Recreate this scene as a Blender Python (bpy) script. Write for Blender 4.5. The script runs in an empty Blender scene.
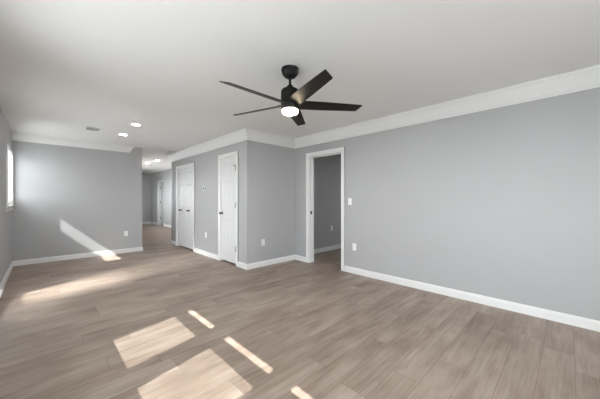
import bpy, bmesh, math, random
from mathutils import Vector, Matrix
random.seed(4)
sc = bpy.context.scene
PI = math.pi

# ------------------------------------------------------------------ camera
CAMZ = 1.22
cam = bpy.data.cameras.new('camera')
cam.sensor_fit = 'HORIZONTAL'; cam.sensor_width = 36.0
cam.lens = 36.0 * 263.35 / 600.0
cam.shift_y = 0.0003
cam.clip_start = 0.02
camo = bpy.data.objects.new('camera', cam); sc.collection.objects.link(camo)
camo.location = (0, 0, CAMZ); camo.rotation_euler = (PI / 2, 0, -0.7747)
sc.camera = camo

# ------------------------------------------------------------------ room dimensions (metres)
XL, XR = -0.396, 3.690          # window wall, long right wall
YC, YH = 3.929, 7.690           # near and far end of the closet block
XC = 2.553                      # closet door face
YF = 7.132                      # far wall
XFE = 1.703                     # right end of the far wall
YB = -1.70                      # wall behind the camera
ZC, ZH = 2.440, 2.540           # main ceiling, hall ceiling
XH, YE = 3.977, 14.84           # hall right wall, hall end wall
YR = 4.030                      # wall of the side room
TH = 0.15                       # window wall thickness
# sun travels along SUN
SUN = Vector((1.0, 0.21, -0.92))

# ------------------------------------------------------------------ sky, sun, daylight portals, exposure
w = bpy.data.worlds.new('sky'); sc.world = w; w.use_nodes = True
nt = w.node_tree; nt.nodes.clear()
wo = nt.nodes.new('ShaderNodeOutputWorld'); bg = nt.nodes.new('ShaderNodeBackground')
tc = nt.nodes.new('ShaderNodeTexCoord'); sx = nt.nodes.new('ShaderNodeSeparateXYZ')
rp = nt.nodes.new('ShaderNodeValToRGB'); ma = nt.nodes.new('ShaderNodeMath'); ma.operation = 'MULTIPLY_ADD'
ma.inputs[1].default_value = 0.5; ma.inputs[2].default_value = 0.5
e = rp.color_ramp.elements
e[0].position = 0.40; e[0].color = (0.62, 0.63, 0.63, 1)
e[1].position = 1.0; e[1].color = (0.86, 0.92, 1.0, 1)
m1 = e.new(0.5); m1.color = (0.98, 0.98, 1.0, 1)
nt.links.new(tc.outputs['Generated'], sx.inputs[0]); nt.links.new(sx.outputs['Z'], ma.inputs[0])
nt.links.new(ma.outputs[0], rp.inputs[0]); nt.links.new(rp.outputs[0], bg.inputs['Color'])
bg.inputs['Strength'].default_value = 9.0
nt.links.new(bg.outputs[0], wo.inputs[0])

sl = bpy.data.lights.new('sun', 'SUN'); sl.energy = 6.2; sl.angle = math.radians(0.25); sl.color = (1.0, 0.985, 0.955)
so = bpy.data.objects.new('sun', sl); sc.collection.objects.link(so)
so.location = (-6, 0, 6); so.rotation_euler = SUN.to_track_quat('-Z', 'Y').to_euler()

def portal(x, y, z, sx, sy, rot):
    l = bpy.data.lights.new('daylight_portal', 'AREA'); l.shape = 'RECTANGLE'
    l.size = sx; l.size_y = sy
    l.cycles.is_portal = True
    o = bpy.data.objects.new('daylight_portal', l); sc.collection.objects.link(o)
    o.location = (x, y, z); o.rotation_euler = rot
    return o

# added spot outside the added tall window, casts the soft floor streak
gl = bpy.data.lights.new('added_streak_spot', 'SPOT'); gl.energy = 1050; gl.spot_size = math.radians(27); gl.spot_blend = 1.0
gl.shadow_soft_size = 0.30; gl.color = (1.0, 0.985, 0.955)
go = bpy.data.objects.new('added_streak_spot', gl); sc.collection.objects.link(go)
go.location = (-2.4, 3.85, 1.85); go.rotation_euler = (Vector((0.60, 5.18, 0.0)) - go.location).to_track_quat('-Z', 'Y').to_euler()

vs = sc.view_settings
sc.display_settings.display_device = 'sRGB'
vs.view_transform = 'Standard'; vs.look = 'None'; vs.gamma = 1.0; vs.use_curve_mapping = False
vs.exposure = 1.42
sc.cycles.max_bounces = 16; sc.cycles.diffuse_bounces = 12; sc.cycles.glossy_bounces = 4
sc.cycles.transparent_max_bounces = 12; sc.cycles.sample_clamp_indirect = 8.0
sc.cycles.use_denoising = True
sc.cycles.caustics_reflective = False; sc.cycles.caustics_refractive = False

# ------------------------------------------------------------------ materials
def mat(name, col, rough=0.5, metal=0.0, spec=0.5, bump=0.0, bscale=120.0, var=0.0):
    m = bpy.data.materials.new(name); m.use_nodes = True
    n = m.node_tree.nodes; L = m.node_tree.links; b = n['Principled BSDF']
    b.inputs['Base Color'].default_value = (*col, 1); b.inputs['Roughness'].default_value = rough
    b.inputs['Metallic'].default_value = metal; b.inputs['Specular IOR Level'].default_value = spec
    tcn = n.new('ShaderNodeTexCoord'); nz = n.new('ShaderNodeTexNoise')
    nz.inputs['Scale'].default_value = bscale; nz.inputs['Detail'].default_value = 3
    L.new(tcn.outputs['Object'], nz.inputs['Vector'])
    if var > 0:
        mx = n.new('ShaderNodeMix'); mx.data_type = 'RGBA'
        mx.inputs[6].default_value = (*[c * (1 - var) for c in col], 1)
        mx.inputs[7].default_value = (*[min(1, c * (1 + var)) for c in col], 1)
        L.new(nz.outputs['Fac'], mx.inputs[0]); L.new(mx.outputs[2], b.inputs['Base Color'])
    if bump > 0:
        bp = n.new('ShaderNodeBump'); bp.inputs['Strength'].default_value = bump; bp.inputs['Distance'].default_value = 0.002
        L.new(nz.outputs['Fac'], bp.inputs['Height']); L.new(bp.outputs[0], b.inputs['Normal'])
    return m

def emit(name, col, s):
    m = bpy.data.materials.new(name); m.use_nodes = True
    n = m.node_tree.nodes; b = n['Principled BSDF']
    b.inputs['Base Color'].default_value = (0.9, 0.9, 0.9, 1)
    b.inputs['Emission Color'].default_value = (*col, 1); b.inputs['Emission Strength'].default_value = s
    return m

def glass_mat():
    m = bpy.data.materials.new('window_glass'); m.use_nodes = True
    n = m.node_tree.nodes; L = m.node_tree.links; n.clear()
    o = n.new('ShaderNodeOutputMaterial'); t = n.new('ShaderNodeBsdfTransparent'); g = n.new('ShaderNodeBsdfGlossy')
    g.inputs['Roughness'].default_value = 0.02; t.inputs[0].default_value = (0.96, 0.98, 0.97, 1)
    x = n.new('ShaderNodeMixShader'); x.inputs[0].default_value = 0.05
    L.new(t.outputs[0], x.inputs[1]); L.new(g.outputs[0], x.inputs[2]); L.new(x.outputs[0], o.inputs[0])
    return m

def screen_mat():
    m = bpy.data.materials.new('insect_screen'); m.use_nodes = True
    n = m.node_tree.nodes; L = m.node_tree.links; n.clear()
    o = n.new('ShaderNodeOutputMaterial'); t = n.new('ShaderNodeBsdfTransparent'); g = n.new('ShaderNodeBsdfDiffuse')
    g.inputs[0].default_value = (0.05, 0.05, 0.05, 1)
    x = n.new('ShaderNodeMixShader'); x.inputs[0].default_value = 0.30
    L.new(t.outputs[0], x.inputs[1]); L.new(g.outputs[0], x.inputs[2]); L.new(x.outputs[0], o.inputs[0])
    return m

def floor_mat():
    m = bpy.data.materials.new('vinyl_plank_floor'); m.use_nodes = True
    n = m.node_tree.nodes; L = m.node_tree.links; b = n['Principled BSDF']
    def math_(op, a, c=None, d=None):
        q = n.new('ShaderNodeMath'); q.operation = op
        for i, v in enumerate((a, c, d)):
            if v is None: continue
            if isinstance(v, (int, float)): q.inputs[i].default_value = v
            else: L.new(v, q.inputs[i])
        return q.outputs[0]
    def comb(x, y, z=0.0):
        q = n.new('ShaderNodeCombineXYZ')
        for i, v in enumerate((x, y, z)):
            if isinstance(v, (int, float)): q.inputs[i].default_value = v
            else: L.new(v, q.inputs[i])
        return q.outputs[0]
    tcn = n.new('ShaderNodeTexCoord'); s = n.new('ShaderNodeSeparateXYZ'); L.new(tcn.outputs['Object'], s.inputs[0])
    X, Y = s.outputs['X'], s.outputs['Y']
    W, LN = 0.182, 1.22
    yr = math_('DIVIDE', math_('ADD', Y, 20.05), W); row = math_('FLOOR', yr); fy = math_('FRACT', yr)
    wn = n.new('ShaderNodeTexWhiteNoise'); wn.noise_dimensions = '1D'; L.new(row, wn.inputs['W'])
    xr = math_('ADD', math_('DIVIDE', math_('ADD', X, 20.0), LN), wn.outputs['Value'])
    colm = math_('FLOOR', xr); fx = math_('FRACT', xr)
    wn2 = n.new('ShaderNodeTexWhiteNoise'); wn2.noise_dimensions = '2D'; L.new(comb(colm, row), wn2.inputs['Vector'])
    rnd = wn2.outputs['Value']
    # grain stretched along the plank, shifted plank by plank
    gx = math_('ADD', math_('MULTIPLY', X, 2.2), math_('MULTIPLY', rnd, 37.0))
    gv = comb(gx, math_('MULTIPLY', Y, 30.0), math_('MULTIPLY', rnd, 9.0))
    nz = n.new('ShaderNodeTexNoise'); nz.inputs['Scale'].default_value = 1.0; nz.inputs['Detail'].default_value = 5
    nz.inputs['Roughness'].default_value = 0.62; nz.inputs['Distortion'].default_value = 0.6; L.new(gv, nz.inputs['Vector'])
    gv2 = comb(math_('MULTIPLY', gx, 1.1), math_('MULTIPLY', Y, 6.0), math_('MULTIPLY', rnd, 5.0))
    nz2 = n.new('ShaderNodeTexNoise'); nz2.inputs['Scale'].default_value = 1.0; nz2.inputs['Detail'].default_value = 3
    L.new(gv2, nz2.inputs['Vector'])
    tone = math_('ADD', math_('MULTIPLY', rnd, 0.20), math_('ADD', math_('MULTIPLY', nz.outputs['Fac'], 0.62), math_('MULTIPLY', nz2.outputs['Fac'], 0.80)))
    gv3 = comb(math_('MULTIPLY', gx, 1.3), math_('MULTIPLY', Y, 75.0), math_('MULTIPLY', rnd, 3.0))
    nz3 = n.new('ShaderNodeTexNoise'); nz3.inputs['Scale'].default_value = 1.0; nz3.inputs['Detail'].default_value = 4
    L.new(gv3, nz3.inputs['Vector'])
    tone = math_('MULTIPLY_ADD', tone, 1.15, -0.45)
    tone = math_('ADD', tone, math_('MULTIPLY_ADD', nz3.outputs['Fac'], 0.40, -0.20))
    r = n.new('ShaderNodeValToRGB'); L.new(tone, r.inputs[0])
    el = r.color_ramp.elements
    el[0].position = 0.15; el[0].color = (0.205, 0.150, 0.119, 1)
    el[1].position = 0.85; el[1].color = (0.445, 0.361, 0.303, 1)
    k = el.new(0.5); k.color = (0.325, 0.252, 0.206, 1)
    # seams
    ey = math_('MINIMUM', fy, math_('SUBTRACT', 1.0, fy)); ex = math_('MINIMUM', fx, math_('SUBTRACT', 1.0, fx))
    sm = math_('MAXIMUM', math_('LESS_THAN', ey, 0.010), math_('LESS_THAN', ex, 0.0016))
    mx = n.new('ShaderNodeMix'); mx.data_type = 'RGBA'; L.new(math_('MULTIPLY', sm, 0.45), mx.inputs[0])
    L.new(r.outputs[0], mx.inputs[6]); mx.inputs[7].default_value = (0.085, 0.06, 0.048, 1)
    L.new(mx.outputs[2], b.inputs['Base Color'])
    b.inputs['Roughness'].default_value = 0.42; b.inputs['Specular IOR Level'].default_value = 0.4
    bp = n.new('ShaderNodeBump'); bp.inputs['Strength'].default_value = 0.12; bp.inputs['Distance'].default_value = 0.002
    L.new(nz.outputs['Fac'], bp.inputs['Height']); L.new(bp.outputs[0], b.inputs['Normal'])
    return m

M = dict(
    wall=mat('grey_wall_paint', (0.44, 0.44, 0.452), 0.62, spec=0.3, bump=0.06, bscale=220),
    ceil=mat('white_ceiling_paint', (0.84, 0.84, 0.84), 0.8, spec=0.2, bump=0.08, bscale=160),
    trim=mat('white_semigloss_trim', (0.80, 0.80, 0.80), 0.35, spec=0.4),
    door=mat('white_door_paint', (0.68, 0.68, 0.69), 0.45, spec=0.3),
    vinyl=mat('white_vinyl', (0.87, 0.87, 0.87), 0.35),
    plastic=mat('white_plastic', (0.87, 0.87, 0.86), 0.3),
    slot=mat('dark_slot', (0.02, 0.02, 0.02), 0.6),
    screen=mat('grey_screen', (0.03, 0.033, 0.034), 0.3),
    metal=mat('satin_nickel', (0.15, 0.14, 0.13), 0.36, metal=0.9),
    black=mat('matte_black_metal', (0.006, 0.006, 0.006), 0.45, spec=0.28),
    blade=mat('black_blade_finish', (0.006, 0.0052, 0.005), 0.42, spec=0.3, var=0.3, bscale=14),
    exter=mat('exterior_siding', (0.55, 0.55, 0.53), 0.8),
    paving=mat('pale_paving', (0.42, 0.42, 0.41), 0.9, var=0.1, bscale=6),
    glass=glass_mat(), mesh=screen_mat(), floor=floor_mat(),
    fanlens=emit('fan_lens_glow', (1.0, 0.84, 0.58), 11.0),
    canlens=emit('downlight_glow', (1.0, 0.96, 0.90), 27.0),
)

# ------------------------------------------------------------------ helpers
WORLD = {}
def B(): return bmesh.new()
def box(bm, x0, x1, y0, y1, z0, z1, bev=0.0):
    r = bmesh.ops.create_cube(bm, size=1.0)
    vsx = r['verts']
    for v in vsx:
        v.co = Vector(((x0 + x1) / 2 + v.co.x * (x1 - x0), (y0 + y1) / 2 + v.co.y * (y1 - y0), (z0 + z1) / 2 + v.co.z * (z1 - z0)))
    if bev > 0:
        es = list({ed for v in vsx for ed in v.link_edges})
        bmesh.ops.bevel(bm, geom=es, offset=bev, segments=2, affect='EDGES', profile=0.5)
def lathe(bm, prof, c, axis='Z', n=32, flip=1):
    """prof: list of (radius, height along axis)"""
    rings = []
    for (r, h) in prof:
        ring = []
        for i in range(n):
            a = 2 * PI * i / n
            u, v = r * math.cos(a), r * math.sin(a)
            p = {'Z': (u, v, h), 'X': (h, u, v), 'Y': (u, h, v)}[axis]
            ring.append(bm.verts.new(Vector(c) + Vector(p)))
        rings.append(ring)
    for a, b in zip(rings, rings[1:]):
        for i in range(n):
            bm.faces.new((a[i], a[(i + 1) % n], b[(i + 1) % n], b[i]))
    for ring in (rings[0], rings[-1]):
        try: bm.faces.new(ring)
        except ValueError: pass
def sweep(bm, prof, path):
    """profile (offset to the RIGHT of the heading, z) swept along a plan path with mitres"""
    pts = [Vector((p[0], p[1])) for p in path]
    rows = []
    for i, p in enumerate(pts):
        def rn(a, b):
            d = (b - a).normalized(); return Vector((d.y, -d.x))
        if i == 0: nrm = rn(pts[0], pts[1])
        elif i == len(pts) - 1: nrm = rn(pts[-2], pts[-1])
        else:
            n1, n2 = rn(pts[i - 1], p), rn(p, pts[i + 1])
            nrm = (n1 + n2) / (1 + n1.dot(n2))
        rows.append([bm.verts.new((p.x + nrm.x * o, p.y + nrm.y * o, z)) for (o, z) in prof])
    k = len(prof)
    for a, b in zip(rows, rows[1:]):
        for j in range(k):
            bm.faces.new((a[j], a[(j + 1) % k], b[(j + 1) % k], b[j]))
    bm.faces.new(rows[0]); bm.faces.new(list(reversed(rows[-1])))
def obj(name, bm, m, parent=None, smooth=False, origin=None, bevel=0.0):
    bmesh.ops.recalc_face_normals(bm, faces=bm.faces)
    if origin is None:
        xs = [v.co for v in bm.verts]
        mn = Vector([min(c[i] for c in xs) for i in range(3)]); mx = Vector([max(c[i] for c in xs) for i in range(3)])
        origin = Vector(((mn.x + mx.x) / 2, (mn.y + mx.y) / 2, mn.z))
    origin = Vector(origin)
    bmesh.ops.translate(bm, verts=bm.verts, vec=-origin)
    me = bpy.data.meshes.new(name); bm.to_mesh(me); bm.free()
    if smooth:
        for p in me.polygons: p.use_smooth = True
        if hasattr(me, 'set_sharp_from_angle'): me.set_sharp_from_angle(angle=math.radians(35))
    me.materials.append(M[m])
    o = bpy.data.objects.new(name, me); sc.collection.objects.link(o)
    WORLD[o.name] = origin
    if parent is not None:
        o.parent = parent; o.location = origin - WORLD[parent.name]
    else: o.location = origin
    return o
def tag(o, label, cat, group=None, kind=None):
    if label: o['label'] = label
    if cat: o['category'] = cat
    if group: o['group'] = group
    if kind: o['kind'] = kind
    return o
def struct(name, bm, m, label, cat, origin=None, **k):
    return tag(obj(name, bm, m, origin=origin, **k), label, cat, kind='structure')
def thing(name, loc, label, cat, group=None):
    o = bpy.data.objects.new(name, None); sc.collection.objects.link(o)
    o.empty_display_size = 0.1; o.location = loc; WORLD[o.name] = Vector(loc)
    return tag(o, label, cat, group)
def copy_thing(root, loc, rotz, label):
    """copies a thing, its parts and its sub-parts"""
    def rec(o, par):
        c = o.copy(); sc.collection.objects.link(c); WORLD[c.name] = Vector(loc)
        if par is not None: c.parent = par
        for ch in o.children: rec(ch, c)
        return c
    r = rec(root, None); r.location = loc; r.rotation_euler = (0, 0, rotz); r['label'] = label
    return r
def holed(bm, axis, t0, t1, u0, u1, z0, z1, holes):
    """wall slab: axis 'x' = plane x in [t0,t1], u along y; axis 'y' = plane y in [t0,t1], u along x"""
    us = sorted({u0, u1, *[h[0] for h in holes], *[h[1] for h in holes]})
    for a, b in zip(us, us[1:]):
        mid = (a + b) / 2
        cuts = sorted([(h[2], h[3]) for h in holes if h[0] < mid < h[1]])
        z = z0
        for (c, d) in cuts + [(z1, z1)]:
            if c > z + 1e-5:
                if axis == 'x': box(bm, t0, t1, a, b, z, c)
                else: box(bm, a, b, t0, t1, z, c)
            z = d

# ------------------------------------------------------------------ windows of the left wall, last one added for light (y0, y1, z0, z1 of the opening)
WIN = [(6.085, 7.032, 1.125, 2.020), (1.984, 2.624, 0.700, 2.020), (1.080, 1.815, 0.700, 2.020), (0.200, 0.953, 0.700, 2.020), (4.180, 4.850, 0.100, 1.760)]
for (a, b, c, d) in WIN: portal(XL - TH - 0.01, (a + b) / 2, (c + d) / 2, d - c, b - a, (0, -PI / 2, 0))
BW = (0.10, 1.85, 0.95, 2.05)         # added window behind the camera, for fill light (x0, x1, z0, z1)
portal((BW[0] + BW[1]) / 2, YB - 0.13, (BW[2] + BW[3]) / 2, BW[1] - BW[0], BW[3] - BW[2], (PI / 2, 0, 0))
HW = (9.2, 12.6, 0.95, 2.10)         # hall window in the hidden left wall
portal(XFE - 0.13, (HW[0] + HW[1]) / 2, (HW[2] + HW[3]) / 2, HW[3] - HW[2], HW[1] - HW[0], (0, -PI / 2, 0))
SW = (1.6, 2.2, 0.95, 2.05)          # window added to brighten the side room
portal(7.41, (SW[0] + SW[1]) / 2, (SW[2] + SW[3]) / 2, SW[3] - SW[2], SW[1] - SW[0], (0, PI / 2, 0))

# ------------------------------------------------------------------ structure: floor, ceilings, walls
bm = B(); box(bm, XL - 0.2, 7.4, YB - 0.2, YE + 0.2, -0.10, 0.0)
struct('floor', bm, 'floor', 'brown grey wood-look vinyl plank floor running through all rooms', 'floor', origin=(0, 0, 0))
bm = B()
XS = 1.530
box(bm, XL - TH, 7.4, YB - 0.15, YF - 0.09, ZC, ZC + 0.25)
box(bm, XL - TH, XS, YF - 0.09, YF + 0.12, ZC, ZC + 0.25)
box(bm, XC - 0.09, 7.4, YF - 0.09, YH, ZC, ZC + 0.25)
struct('ceiling', bm, 'ceil', 'smooth white ceiling of the main room', 'ceiling')
bm = B()
box(bm, XS, XC - 0.09, YF - 0.09, YH, ZH, ZH + 0.15); box(bm, XFE - 0.12, 7.4, YH, YE + 0.12, ZH, ZH + 0.15)
struct('ceiling_hall', bm, 'ceil', 'white ceiling of the back hall, a small step above the main ceiling', 'ceiling')

bm = B(); holed(bm, 'x', XL - TH, XL, YB, YF + 0.12, 0, ZC, WIN)
struct('wall_left', bm, 'wall', 'grey painted wall at far left with the window next to the corner', 'wall')
RD = (2.750, 3.507, 0.0, 2.045)      # right doorway opening between jamb liners
bm = B(); holed(bm, 'x', XR, XR + 0.12, YB, YR, 0, ZC, [(RD[0] - 0.02, RD[1] + 0.02, 0, RD[3] + 0.02)])
struct('wall_right', bm, 'wall', 'long plain grey wall on the right with an open doorway', 'wall')
bm = B(); box(bm, XL, XFE, YF, YF + 0.12, 0, ZC); box(bm, XS, XFE, YF, YF + 0.12, ZC, ZH)
struct('wall_far', bm, 'wall', 'grey far wall at left crossed by a slanted stripe of sun', 'wall')
CD1 = (4.285, 4.874, 0.0, 2.035)     # single closet door opening
CD2 = (6.195, 7.225, 0.0, 2.020)     # double closet doors opening
g = 0.02
bm = B(); holed(bm, 'x', XC, XC + 0.12, YC, YH, 0, ZC, [(CD1[0] - g, CD1[1] + g, 0, CD1[3] + g), (CD2[0] - g, CD2[1] + g, 0, CD2[3] + g)])
struct('wall_closet', bm, 'wall', 'grey closet wall with the single and the double white doors', 'wall')
bm = B(); box(bm, XC + 0.12, XR, YC, YR, 0, ZC); box(bm, XR + 0.12, 7.4, YR, YR + 0.1, 0, ZC)
box(bm, XR, XR + 0.12, YR, YR + 0.1, 0, ZC)
struct('wall_return', bm, 'wall', 'short grey wall facing the camera between the closet corner and the doorway', 'wall')
bm = B(); box(bm, XC + 0.12, 7.4, YH - 0.12, YH, 0, ZH)
box(bm, 7.28, 7.4, YR + 0.1, YH - 0.12, 0, ZC)
box(bm, XC - 0.088, XC + 0.12, YF - 0.09, YH, ZC + 0.001, ZH)
struct('wall_closet_back', bm, 'wall', 'grey back side of the closet block towards the hall', 'wall')
bm = B(); holed(bm, 'y', YB - 0.12, YB, XL - TH, XR + 0.12, 0, ZC, [BW])
struct('wall_back', bm, 'wall', 'grey wall behind the camera', 'wall')
HD = (13.02, 13.78, 0.0, 2.045)      # hall doorway
bm = B(); holed(bm, 'x', XH, XH + 0.12, YH, YE + 0.12, 0, ZH, [(HD[0] - g, HD[1] + g, 0, HD[3] + g)])
struct('wall_hall_right', bm, 'wall', 'light grey right wall of the back hall with a narrow doorway', 'wall')
bm = B(); holed(bm, 'x', XFE - 0.12, XFE, YF + 0.12, YE + 0.12, 0, ZH, [HW])
struct('wall_hall_left', bm, 'wall', 'grey left wall of the back hall hidden behind the far wall', 'wall')
bm = B(); box(bm, XFE, XH, YE, YE + 0.12, 0, ZH)
struct('wall_hall_end', bm, 'wall', 'shaded grey end wall of the back hall', 'wall')
bm = B(); holed(bm, 'x', 7.28, 7.4, YB, YR, 0, ZC, [SW]); box(bm, XR + 0.12, 7.4, YB - 0.12, YB, 0, ZC)
struct('wall_side_room', bm, 'wall', 'grey walls of the side room out of sight through the doorway', 'wall')
bm = B(); box(bm, 5.6, 5.7, YH, YE + 0.12, 0, ZH); box(bm, XH + 0.12, 5.6, YE, YE + 0.12, 0, ZH)
struct('wall_hall_room', bm, 'wall', 'grey walls of the room behind the hall doorway', 'wall')

# eave outside, shading the upper part of the windows, plus added sun-blocking slabs
bm = B(); box(bm, XL - TH - 0.82, XL - TH, YB - 0.3, YF + 0.5, 2.370, 2.43)
box(bm, XL - TH - 0.84, XL - TH - 0.82, YB - 0.3, YF + 0.5, 2.370, 2.50)
box(bm, XFE - 2.0, XFE - 0.12, YF + 0.5, YE + 0.3, 2.40, 2.50)  # added slab, keeps sun out of the hall window
box(bm, XL - TH - 2.4, XL - TH - 0.84, 2.70, 5.05, 2.370, 2.44)      # added unseen slab keeping sun out of the tall window
struct('eave_and_added_shades', bm, 'exter', 'pale roof eave outside above the windows, with added sun-blocking slabs', 'eave')

bm = B(); box(bm, -30, 30, -30, 40, -0.40, -0.30)
struct('ground', bm, 'paving', 'pale paved ground outside the house', 'ground', origin=(0, 0, -0.3))
bm = B(); box(bm, -2.75, -2.60, 4.9, 6.2, -0.1, 2.75)  # added out of view, cuts low light reaching the far wall
struct('added_light_blocker', bm, 'exter', 'added pale wall blocking low light outside the corner window', 'wall')
# ------------------------------------------------------------------ baseboards, crown
def base(name, path, label, h=0.097):
    bm = B(); sweep(bm, [(0, 0), (0.016, 0), (0.016, h - 0.022), (0.013, h - 0.016), (0.010, h - 0.004), (0.006, h), (0, h)], path)
    return struct(name, bm, 'trim', label, 'baseboard')
cw = 0.075
base('baseboard_left', [(XL, YB), (XL, YF)][::1], 'white baseboard along the window wall at far left')
base('baseboard_far', [(XL + 0.016, YF), (XFE, YF), (XFE, YF + 0.3)], 'white baseboard under the far wall with the sun stripe')
base('baseboard_closet_end', [(XC + 0.4, YH), (XC, YH), (XC, CD2[1] + cw)], 'short white baseboard piece left of the double closet doors')
base('baseboard_closet', [(XC, CD2[0] - cw), (XC, CD1[1] + cw)], 'white baseboard between the double closet doors and the single door')
base('baseboard_return', [(XC, CD1[0] - cw), (XC, YC), (XR, YC), (XR, RD[1] + cw)], 'white baseboard around the closet corner up to the doorway')
base('baseboard_right', [(XR, RD[0] - cw), (XR, YB)], 'long white baseboard along the plain right wall')
base('baseboard_back', [(XR, YB), (XL, YB)], 'white baseboard along the wall behind the camera')
base('baseboard_room', [(XR + 0.12, YR), (7.28, YR)], 'white baseboard of the side room seen through the doorway', 0.10)
base('baseboard_hall_end', [(XFE, YE), (XH - 0.016, YE)], 'white baseboard under the shaded hall end wall', 0.12)
base('baseboard_hall', [(XH, YE), (XH, HD[1] + cw)], 'white baseboard left of the hall doorway', 0.12)
base('baseboard_hall_right', [(XH, HD[0] - cw), (XH, YH)], 'white baseboard right of the hall doorway', 0.12)
def crown(name, path, drop, pr, label):
    z = ZC
    p = [(0, 0), (0, -drop), (0.10 * pr, -drop), (0.16 * pr, -0.93 * drop), (0.16 * pr, -0.88 * drop), (0.26 * pr, -0.82 * drop),
         (0.42 * pr, -0.62 * drop), (0.62 * pr, -0.36 * drop), (0.78 * pr, -0.22 * drop), (0.86 * pr, -0.17 * drop),
         (0.86 * pr, -0.11 * drop), (0.97 * pr, -0.07 * drop), (1.0 * pr, 0)]
    bm = B(); sweep(bm, [(a, z + b) for a, b in p], path)
    return struct(name, bm, 'trim', label, 'crown molding')
crown('trim_1', [(XL, YF), (1.437, YF), (1.437, YF + 0.012)], 0.132, 0.09, 'thin white crown molding along the top of the far wall')
crown('trim_2', [(XC + 0.12, YH), (XC, YH), (XC, YC), (XR, YC), (XR, YB)], 0.178, 0.09, 'tall white crown molding over the closet block and the right wall')

# ------------------------------------------------------------------ door casings (trim) with jamb liners
def casing(name, X, side, op, label, depth=0.12, both=False):
    """opening in a wall whose room face is x = X; side = -1: the room lies towards -x"""
    y0, y1, _, z1 = op; bm = B()
    def leg(Xf, s):
        a, b = sorted((Xf, Xf + s * 0.016)); c, d = sorted((Xf, Xf + s * 0.022))
        for (p, q, o0, o1) in ((y0 - cw, y0 - 0.004, y0 - cw, y0 - cw + 0.018), (y1 + 0.004, y1 + cw, y1 + cw - 0.018, y1 + cw)):
            box(bm, a, b, p, q, 0, z1 + cw, 0.003); box(bm, c, d, o0, o1, 0, z1 + cw, 0.003)
        box(bm, a, b, y0 - 0.004, y1 + 0.004, z1 + 0.004, z1 + cw, 0.003)
        box(bm, c, d, y0 - cw, y1 + cw, z1 + cw - 0.018, z1 + cw, 0.003)
    leg(X, side)
    if both: leg(X - side * depth, -side)
    t = struct(name, bm, 'trim', label, 'door casing')
    bm = B(); a, b = sorted((X, X - side * depth))
    box(bm, a, b, y0 - 0.02, y0, 0, z1 + 0.02); box(bm, a, b, y1, y1 + 0.02, 0, z1 + 0.02); box(bm, a, b, y0, y1, z1, z1 + 0.02)
    obj('jamb', bm, 'trim', t)
    return t
tr = casing('trim_3', XR, -1, RD, 'white casing around the open doorway in the right wall', both=True)
bm = B()
for (a, b) in ((RD[0], RD[0] + 0.012), (RD[1] - 0.012, RD[1])): box(bm, XR + 0.068, XR + 0.10, a, b, 0, RD[3])
box(bm, XR + 0.068, XR + 0.10, RD[0], RD[1], RD[3] - 0.012, RD[3]); obj('door_stop', bm, 'trim', tr)
bm = B(); box(bm, XR + 0.03, XR + 0.064, RD[1] - 0.003, RD[1] + 0.001, 0.935, 1.0, 0.001); box(bm, XR + 0.024, XR + 0.032, RD[1] - 0.006, RD[1], 0.945, 0.99, 0.001)
tag(obj('strike_plate', bm, 'black', tr), 'dark strike plate', None)
casing('trim_4', XC, -1, CD1, 'white casing around the single closet door')
casing('trim_5', XC, -1, CD2, 'white casing around the double closet doors')
casing('trim_6', XH, -1, HD, 'white casing around the hall doorway', both=True)

# ------------------------------------------------------------------ doors
def slab(bm, xf, y0, y1, z0, z1, panels, th=0.035):
    """door slab, face at x = xf looking towards -x, with raised panels"""
    ys = sorted({y0, y1, *[p[0] for p in panels], *[p[1] for p in panels]})
    zs = sorted({z0, z1, *[p[2] for p in panels], *[p[3] for p in panels]})
    V = {}
    def v(x, y, z):
        k = (round(x, 5), round(y, 5), round(z, 5))
        if k not in V: V[k] = bm.verts.new((x, y, z))
        return V[k]
    for a, b in zip(ys, ys[1:]):
        for c, d in zip(zs, zs[1:]):
            my, mz = (a + b) / 2, (c + d) / 2
            if any(p[0] < my < p[1] and p[2] < mz < p[3] for p in panels): continue
            bm.faces.new((v(xf, a, c), v(xf, b, c), v(xf, b, d), v(xf, a, d)))
    for (a, b, c, d) in panels:
        lv = [(0, 0), (0.010, 0.007), (0.018, 0.007), (0.045, 0.001)]
        prev = None
        for (ins, dp) in lv:
            q = [(a + ins, c + ins), (b - ins, c + ins), (b - ins, d - ins), (a + ins, d - ins)]
            ring = [v(xf + dp, y, z) for y, z in q]
            if prev:
                for i in range(4): bm.faces.new((prev[i], prev[(i + 1) % 4], ring[(i + 1) % 4], ring[i]))
            prev = ring
        bm.faces.new(prev)
    box(bm, xf + 0.012, xf + th, y0, y1, z0, z1)
    # edges
    for (p, q) in (((y0, z0), (y1, z0)), ((y1, z0), (y1, z1)), ((y1, z1), (y0, z1)), ((y0, z1), (y0, z0))):
        bm.faces.new([bm.verts.new((xx, *r)) for xx, r in ((xf, p), (xf, q), (xf + th, q), (xf + th, p))])
def six(y0, y1, z0):
    m = 0.10; mid = (y0 + y1) / 2; cols = ((y0 + m, mid - 0.05), (mid + 0.05, y1 - m))
    return [(a, b, z0 + c, z0 + d) for a, b in cols for c, d in ((0.22, 0.80), (0.96, 1.55), (1.66, 1.88))]
def three(y0, y1, z0):
    m = 0.095
    return [(y0 + m, y1 - m, z0 + c, z0 + d) for c, d in ((0.22, 0.80), (0.96, 1.55), (1.66, 1.87))]
def knob(parent, x, y, z, name='door_knob', r=0.027):
    bm = B(); lathe(bm, [(0.0, 0), (r * 1.1, 0), (r * 1.1, -0.006), (0.012, -0.010), (0.010, -0.032), (r * 0.8, -0.038), (r, -0.050), (r * 0.85, -0.062), (0.0, -0.066)], (x, y, z), 'X', 24)
    return tag(obj(name, bm, 'metal', parent, smooth=True), 'satin nickel knob', None)
fx = XC + 0.001
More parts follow.
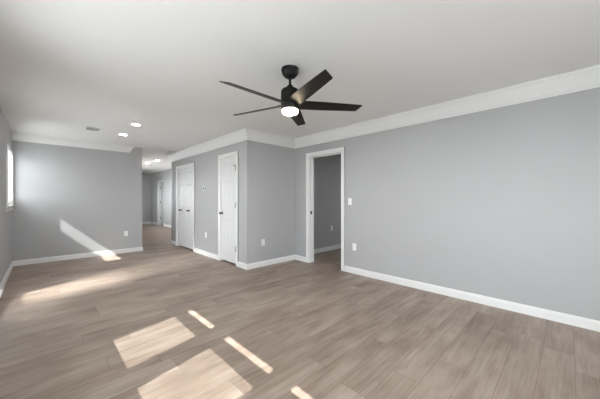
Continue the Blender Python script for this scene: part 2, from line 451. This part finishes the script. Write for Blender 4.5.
bm = B(); slab(bm, fx, CD1[0] + 0.003, CD1[1] - 0.003, 0.038, CD1[3] - 0.003, six(CD1[0], CD1[1], 0.038))
d1 = struct('door_1', bm, 'door', 'single white panelled closet door nearest the closet corner', 'door')
knob(d1, fx, CD1[1] - 0.062, 0.955)
for z in (1.805, 1.115, 0.31):
    bm = B(); lathe(bm, [(0, -0.050), (0.009, -0.050), (0.009, 0.050), (0, 0.050)], (fx - 0.013, CD1[0] + 0.006, z), 'Z', 12)
    box(bm, fx - 0.004, fx - 0.001, CD1[0] + 0.004, CD1[0] + 0.028, z - 0.044, z + 0.044)
    hg = tag(obj('hinge', bm, 'metal', d1), 'satin nickel hinge', None)
    if z > 1.5:
        bm = B(); box(bm, fx - 0.018, fx - 0.010, CD1[0] + 0.004, CD1[0] + 0.075, z + 0.046, z + 0.056); box(bm, fx - 0.020, fx - 0.001, CD1[0] + 0.068, CD1[0] + 0.08, z + 0.043, z + 0.055)
        tag(obj('hinge_pin_stop', bm, 'metal', hg), 'metal hinge pin stop', None)
ymid = (CD2[0] + CD2[1]) / 2
for nm, (a, b), side, lab in (('door_2', (CD2[0] + 0.003, ymid - 0.004), 0, 'right leaf of the white double closet doors'), ('door_3', (ymid + 0.004, CD2[1] - 0.003), 1, 'left leaf of the white double closet doors, nearer the hall')):
    bm = B(); slab(bm, fx, a, b, 0.040, CD2[3] - 0.003, three(a, b, 0.040))
    d = struct(nm, bm, 'door', lab, 'door')
    knob(d, fx, (a + b) / 2 , 0.955, r=0.024)
# hall door, open into the room behind
bm = B(); box(bm, XH + 0.105, XH + 0.105 + 0.72, HD[1] - 0.042, HD[1] - 0.006, 0.012, HD[3] - 0.004)
d4 = struct('door_4', bm, 'door', 'white hall door standing open into the room behind the hall doorway', 'door')
for z in (1.80, 1.1, 0.35):
    bm = B(); lathe(bm, [(0, -0.05), (0.010, -0.05), (0.010, 0.05), (0, 0.05)], (XH + 0.094, HD[1] - 0.012, z), 'Z', 12)
    tag(obj('hinge', bm, 'black', d4), 'dark hinge', None)

# ------------------------------------------------------------------ windows
def window(name, q, label, label_cat='window'):
    y0, y1, z0, z1 = q
    bm = B()   # casing on the room side + lining + outer frame
    c = 0.07; xo = XL - TH
    box(bm, XL, XL + 0.018, max(y0 - c, -9), y0, z0 - 0.02, z1 + c, 0.003); box(bm, XL, XL + 0.018, y1, y1 + c, z0 - 0.02, z1 + c, 0.003)
    box(bm, XL, XL + 0.018, y0, y1, z1, z1 + c, 0.003)
    t = 0.012
    box(bm, xo, XL, y0, y0 + t, z0, z1); box(bm, xo, XL, y1 - t, y1, z0, z1)
    box(bm, xo, XL, y0 + t, y1 - t, z1 - t, z1); box(bm, xo, XL, y0 + t, y1 - t, z0, z0 + t)
    wn = struct(name, bm, 'trim', label, label_cat)
    bm = B(); box(bm, XL - 0.06, XL + 0.05, y0 - c - 0.02, min(y1 + c + 0.02, YF - 0.004), z0 - 0.02, z0 + 0.004, 0.004); obj('window_sill', bm, 'trim', wn)
    bm = B(); box(bm, XL, XL + 0.015, y0 - c, y1 + min(c, YF - y1 - 0.004), z0 - 0.09, z0 - 0.02, 0.003); obj('apron', bm, 'trim', wn)
    zm = WM if 0.5 < z0 < 1 else (z0 + z1) / 2
    for nm, a, b, xx, ra, rb in (('lower_sash', z0 + t, zm + 0.043, XL - 0.065, 0.102, 0.065), ('upper_sash', zm - 0.033, z1 - t, XL - 0.10, 0.065, 0.045)):
        r = 0.036; bm = B(); ya, yb = y0 + t, y1 - t
        box(bm, xx - 0.016, xx + 0.016, ya, ya + r, a, b); box(bm, xx - 0.016, xx + 0.016, yb - r, yb, a, b)
        box(bm, xx - 0.016, xx + 0.016, ya + r, yb - r, a, a + ra); box(bm, xx - 0.016, xx + 0.016, ya + r, yb - r, b - rb, b)
        s = obj(nm, bm, 'vinyl', wn)
        bm = B(); box(bm, xx - 0.003, xx + 0.003, ya + r - 0.004, yb - r + 0.004, a + ra - 0.004, b - rb + 0.004); tag(obj('pane', bm, 'glass', s), 'clear glass pane', None)
    if 0.5 < z0 < 1:
        bm = B(); box(bm, XL - 0.1205, XL - 0.1195, y0 + t, y1 - t, z0 + t, zm); tag(obj('insect_screen', bm, 'mesh', wn), 'grey insect screen', None)
    return wn
WM = 1.408
def plain_window(name, axis, p0, p1, q, n, label):
    """frame, mullions and panes filling an opening out of sight"""
    u0, u1, z0, z1 = q; t = 0.045; pm = (p0 + p1) / 2
    def bx(bm, a, b, c, d, h=0.02):
        if axis == 'x': box(bm, pm - h, pm + h, a, b, c, d)
        else: box(bm, a, b, pm - h, pm + h, c, d)
    bm = B(); bx(bm, u0, u0 + t, z0, z1); bx(bm, u1 - t, u1, z0, z1); bx(bm, u0 + t, u1 - t, z0, z0 + t); bx(bm, u0 + t, u1 - t, z1 - t, z1)
    for i in range(1, n):
        u = u0 + (u1 - u0) * i / n; bx(bm, u - 0.03, u + 0.03, z0 + t, z1 - t)
    wn = struct(name, bm, 'vinyl', label, 'window')
    for i in range(n):
        a, b = u0 + (u1 - u0) * i / n, u0 + (u1 - u0) * (i + 1) / n
        bm = B(); bx(bm, a + 0.03, b - 0.03, z0 + t - 0.01, z1 - t + 0.01, 0.003); obj('pane', bm, 'glass', wn)
plain_window('added_window_5', 'y', YB - 0.12, YB, BW, 2, 'white framed window added for fill light in the wall behind the camera')
plain_window('window_6', 'x', XFE - 0.12, XFE, HW, 4, 'white framed window in the hidden left wall of the hall')
plain_window('added_window_7', 'x', 7.28, 7.4, SW, 2, 'white framed window added out of sight to brighten the side room')
window('window_1', WIN[0], 'white framed window in the left wall next to the far corner')
window('window_2', WIN[1], 'white window left of the camera, the one furthest along the wall of three')
window('window_3', WIN[2], 'white window left of the camera, the middle one of three')
window('window_4', WIN[3], 'white window left of the camera, the nearest of three')
window('added_window_8', WIN[4], 'tall white window, unseen, added for side light under an added roof slab, between the corner window and the three')

# ------------------------------------------------------------------ ceiling fan
FX, FY = 1.653, 1.822
fan = thing('ceiling_fan', (FX, FY, 2.03), 'black five-blade ceiling fan with a glowing round light, hanging from the ceiling', 'ceiling fan')
bm = B(); lathe(bm, [(0, 0), (0.080, 0), (0.082, -0.010), (0.080, -0.030), (0.072, -0.052), (0.056, -0.072), (0.036, -0.084), (0.024, -0.088), (0, -0.088)], (FX, FY, ZC), n=40)
obj('canopy', bm, 'black', fan, smooth=True)
bm = B(); lathe(bm, [(0, 0), (0.0125, 0), (0.0125, 0.16), (0, 0.16)], (FX, FY, 2.235), n=16); obj('downrod', bm, 'black', fan, smooth=True)
bm = B(); lathe(bm, [(0, 2.283), (0.026, 2.283), (0.032, 2.272), (0.034, 2.258), (0.060, 2.252), (0.076, 2.243), (0.083, 2.230), (0.085, 2.215), (0.085, 2.140), (0.085, 2.118), (0.082, 2.116), (0.082, 2.112), (0.085, 2.110), (0.083, 2.066), (0.080, 2.056), (0, 2.056)], (FX, FY, 0), n=48)
mh = obj('motor_housing', bm, 'black', fan, smooth=True)
bm = B(); lathe(bm, [(0.073, 2.058), (0.075, 2.046), (0.074, 2.034), (0.066, 2.024), (0.048, 2.017), (0.025, 2.014), (0, 2.0135)], (FX, FY, 0), n=40)
tag(obj('light_lens', bm, 'fanlens', fan, smooth=True), 'glowing frosted light lens', None)
for k in range(5):
    a = math.radians(180 + 72 * k)
    bm = B()
    # blade in local coordinates: length along +x, width along y, pitched about x
    outl = [(0.075, 0.050), (0.11, 0.062), (0.30, 0.060), (0.50, 0.053), (0.645, 0.047), (0.655, 0.043), (0.690, -0.041), (0.686, -0.047), (0.50, -0.054), (0.30, -0.061), (0.11, -0.062), (0.075, -0.050)]
    pitch = math.radians(17); th = 0.006
    R = Matrix.Rotation(a, 4, 'Z') @ Matrix.Rotation(-pitch, 4, 'X')
    vt = [bm.verts.new((x, y, th / 2)) for x, y in outl]; vb = [bm.verts.new((x, y, -th / 2)) for x, y in outl]
    bm.faces.new(vt); bm.faces.new(list(reversed(vb)))
    for i in range(len(outl)):
        j = (i + 1) % len(outl); bm.faces.new((vt[i], vb[i], vb[j], vt[j]))
    bmesh.ops.triangulate(bm, faces=[f for f in bm.faces if len(f.verts) > 4])
    bmesh.ops.transform(bm, matrix=Matrix.Translation((FX, FY, 2.108)) @ R, verts=bm.verts)
    bl = obj('blade', bm, 'blade', fan, origin=(FX, FY, 2.108))
    bm = B(); box(bm, 0.06, 0.125, -0.022, 0.022, 0.003, 0.010, 0.002)
    bmesh.ops.transform(bm, matrix=Matrix.Translation((FX, FY, 2.108)) @ R, verts=bm.verts)
    obj('blade_iron', bm, 'black', bl, origin=(FX, FY, 2.108))

# ------------------------------------------------------------------ recessed downlights
def downlight(x, y, z, label, group):
    t = thing('recessed_light', (x, y, z - 0.006), label, 'ceiling light', group)
    bm = B(); lathe(bm, [(0.054, 0.0), (0.080, 0.0), (0.080, -0.003), (0.072, -0.006), (0.057, -0.006), (0.054, -0.003)], (x, y, z), n=32)
    obj('trim_ring', bm, 'plastic', t, smooth=True)
    bm = B(); lathe(bm, [(0.0, -0.001), (0.056, -0.001), (0.055, -0.0045), (0.0, -0.0055)], (x, y, z), n=32)
    tag(obj('lens', bm, 'canlens', t, smooth=True), 'glowing round lens', None)
downlight(1.087, 4.914, ZC, 'round recessed light in the main ceiling, the one nearer the camera', 'recessed lights in the main ceiling')
downlight(1.080, 5.838, ZC, 'round recessed light in the main ceiling, the one nearer the far wall', 'recessed lights in the main ceiling')
downlight(2.769, 9.676, ZH, 'round recessed light in the hall ceiling, the one nearer the closet', 'recessed lights in the hall ceiling')
downlight(2.723, 10.674, ZH, 'round recessed light in the hall ceiling, the one deeper in the hall', 'recessed lights in the hall ceiling')

# ------------------------------------------------------------------ ceiling register
vx, vy = 0.626, 5.746
vt_ = thing('air_vent', (vx, vy, ZC - 0.012), 'small white slatted air vent in the main ceiling beside the recessed lights', 'vent')
bm = B(); hx, hy = 0.10, 0.13
for (a, b, c, d) in ((-hx, hx, -hy, -hy + 0.012), (-hx, hx, hy - 0.012, hy), (-hx, -hx + 0.012, -hy + 0.012, hy - 0.012), (hx - 0.012, hx, -hy + 0.012, hy - 0.012)):
    box(bm, vx + a, vx + b, vy + c, vy + d, ZC - 0.008, ZC, 0.002)
obj('frame', bm, 'plastic', vt_)
bm = B(); box(bm, vx - hx + 0.015, vx + hx - 0.015, vy - hy + 0.015, vy + hy - 0.015, ZC - 0.0015, ZC - 0.0005); tag(obj('duct', bm, 'slot', vt_), 'dark duct opening', None)
bm = B()
for i in range(5):
    yy = vy - hy + 0.047 + i * 0.0415
    n0 = len(bm.verts); box(bm, vx - hx + 0.018, vx + hx - 0.018, yy - 0.005, yy + 0.005, ZC - 0.0035, ZC - 0.002)
obj('slats', bm, 'plastic', vt_)

# ------------------------------------------------------------------ outlets, switch, thermostat (local frame: face looks towards -y)
def outlet(loc, rotz, label):
    t = thing('wall_outlet', (0, 0, 0), label, 'outlet', 'white wall outlets')
    bm = B(); box(bm, -0.036, 0.036, -0.006, 0, -0.0575, 0.0575, 0.003); obj('cover_plate', bm, 'plastic', t, origin=(0, 0, 0))
    for s in (-1, 1):
        bm = B(); lathe(bm, [(0, -0.005), (0.0165, -0.005), (0.0165, -0.0085), (0.015, -0.009), (0, -0.009)], (0, 0, s * 0.0225), 'Y', 20)
        k = obj('socket', bm, 'plastic', t, origin=(0, 0, 0))
        bm = B()
        for xx in (-0.006, 0.006): box(bm, xx - 0.0012, xx + 0.0012, -0.0096, -0.0085, s * 0.0225, s * 0.0225 + 0.008)
        lathe(bm, [(0, -0.0085), (0.0022, -0.0085), (0.0022, -0.0096), (0, -0.0096)], (0, 0, s * 0.0225 - 0.007), 'Y', 10)
        tag(obj('slots', bm, 'slot', k, origin=(0, 0, 0)), 'dark plug slots', None)
    bm = B(); lathe(bm, [(0, -0.0055), (0.003, -0.0055), (0.003, -0.0072), (0, -0.0075)], (0, 0, 0), 'Y', 10); obj('screw', bm, 'metal', t, origin=(0, 0, 0))
    t.location = loc; t.rotation_euler = (0, 0, rotz)
    return t
o1 = outlet((2.895, YC, 0.436), 0, 'white outlet on the short wall between the closet corner and the doorway')
for loc, rz, lab in (((XC, 5.540, 0.450), -PI / 2, 'white outlet on the closet wall below the thermostat'),
                     ((XR, 2.482, 0.438), -PI / 2, 'white outlet low on the long right wall below the light switch'),
                     ((1.378, YF, 0.442), 0, 'white outlet on the far wall right of the sun stripe'),
                     ((5.02, YR, 0.530), 0, 'white outlet inside the side room seen through the doorway')):
    copy_thing(o1, loc, rz, lab)
sw = thing('light_switch', (0, 0, 0), 'white light switch on the long right wall beside the doorway', 'light switch')
bm = B(); box(bm, -0.036, 0.036, -0.006, 0, -0.0575, 0.0575, 0.003); obj('cover_plate', bm, 'plastic', sw, origin=(0, 0, 0))
bm = B(); box(bm, -0.016, 0.016, -0.010, -0.005, -0.033, 0.033, 0.002); obj('rocker', bm, 'plastic', sw, origin=(0, 0, 0))
for z in (-0.048, 0.048):
    bm = B(); lathe(bm, [(0, -0.0055), (0.003, -0.0055), (0.003, -0.0072), (0, -0.0075)], (0, 0, z), 'Y', 10); obj('screw', bm, 'metal', sw, origin=(0, 0, 0))
sw.location = (XR, 2.571, 1.190); sw.rotation_euler = (0, 0, -PI / 2)
ts = thing('thermostat', (0, 0, 0), 'small square white thermostat with a dark screen on the closet wall', 'thermostat')
bm = B(); box(bm, -0.055, 0.055, -0.024, 0, -0.045, 0.045, 0.006); obj('case', bm, 'plastic', ts, origin=(0, 0, 0))
bm = B(); box(bm, -0.034, 0.034, -0.0255, -0.023, -0.024, 0.026, 0.001); tag(obj('screen', bm, 'screen', ts, origin=(0, 0, 0)), 'dark display screen', None)
ts.location = (XC, 5.614, 1.466); ts.rotation_euler = (0, 0, -PI / 2)
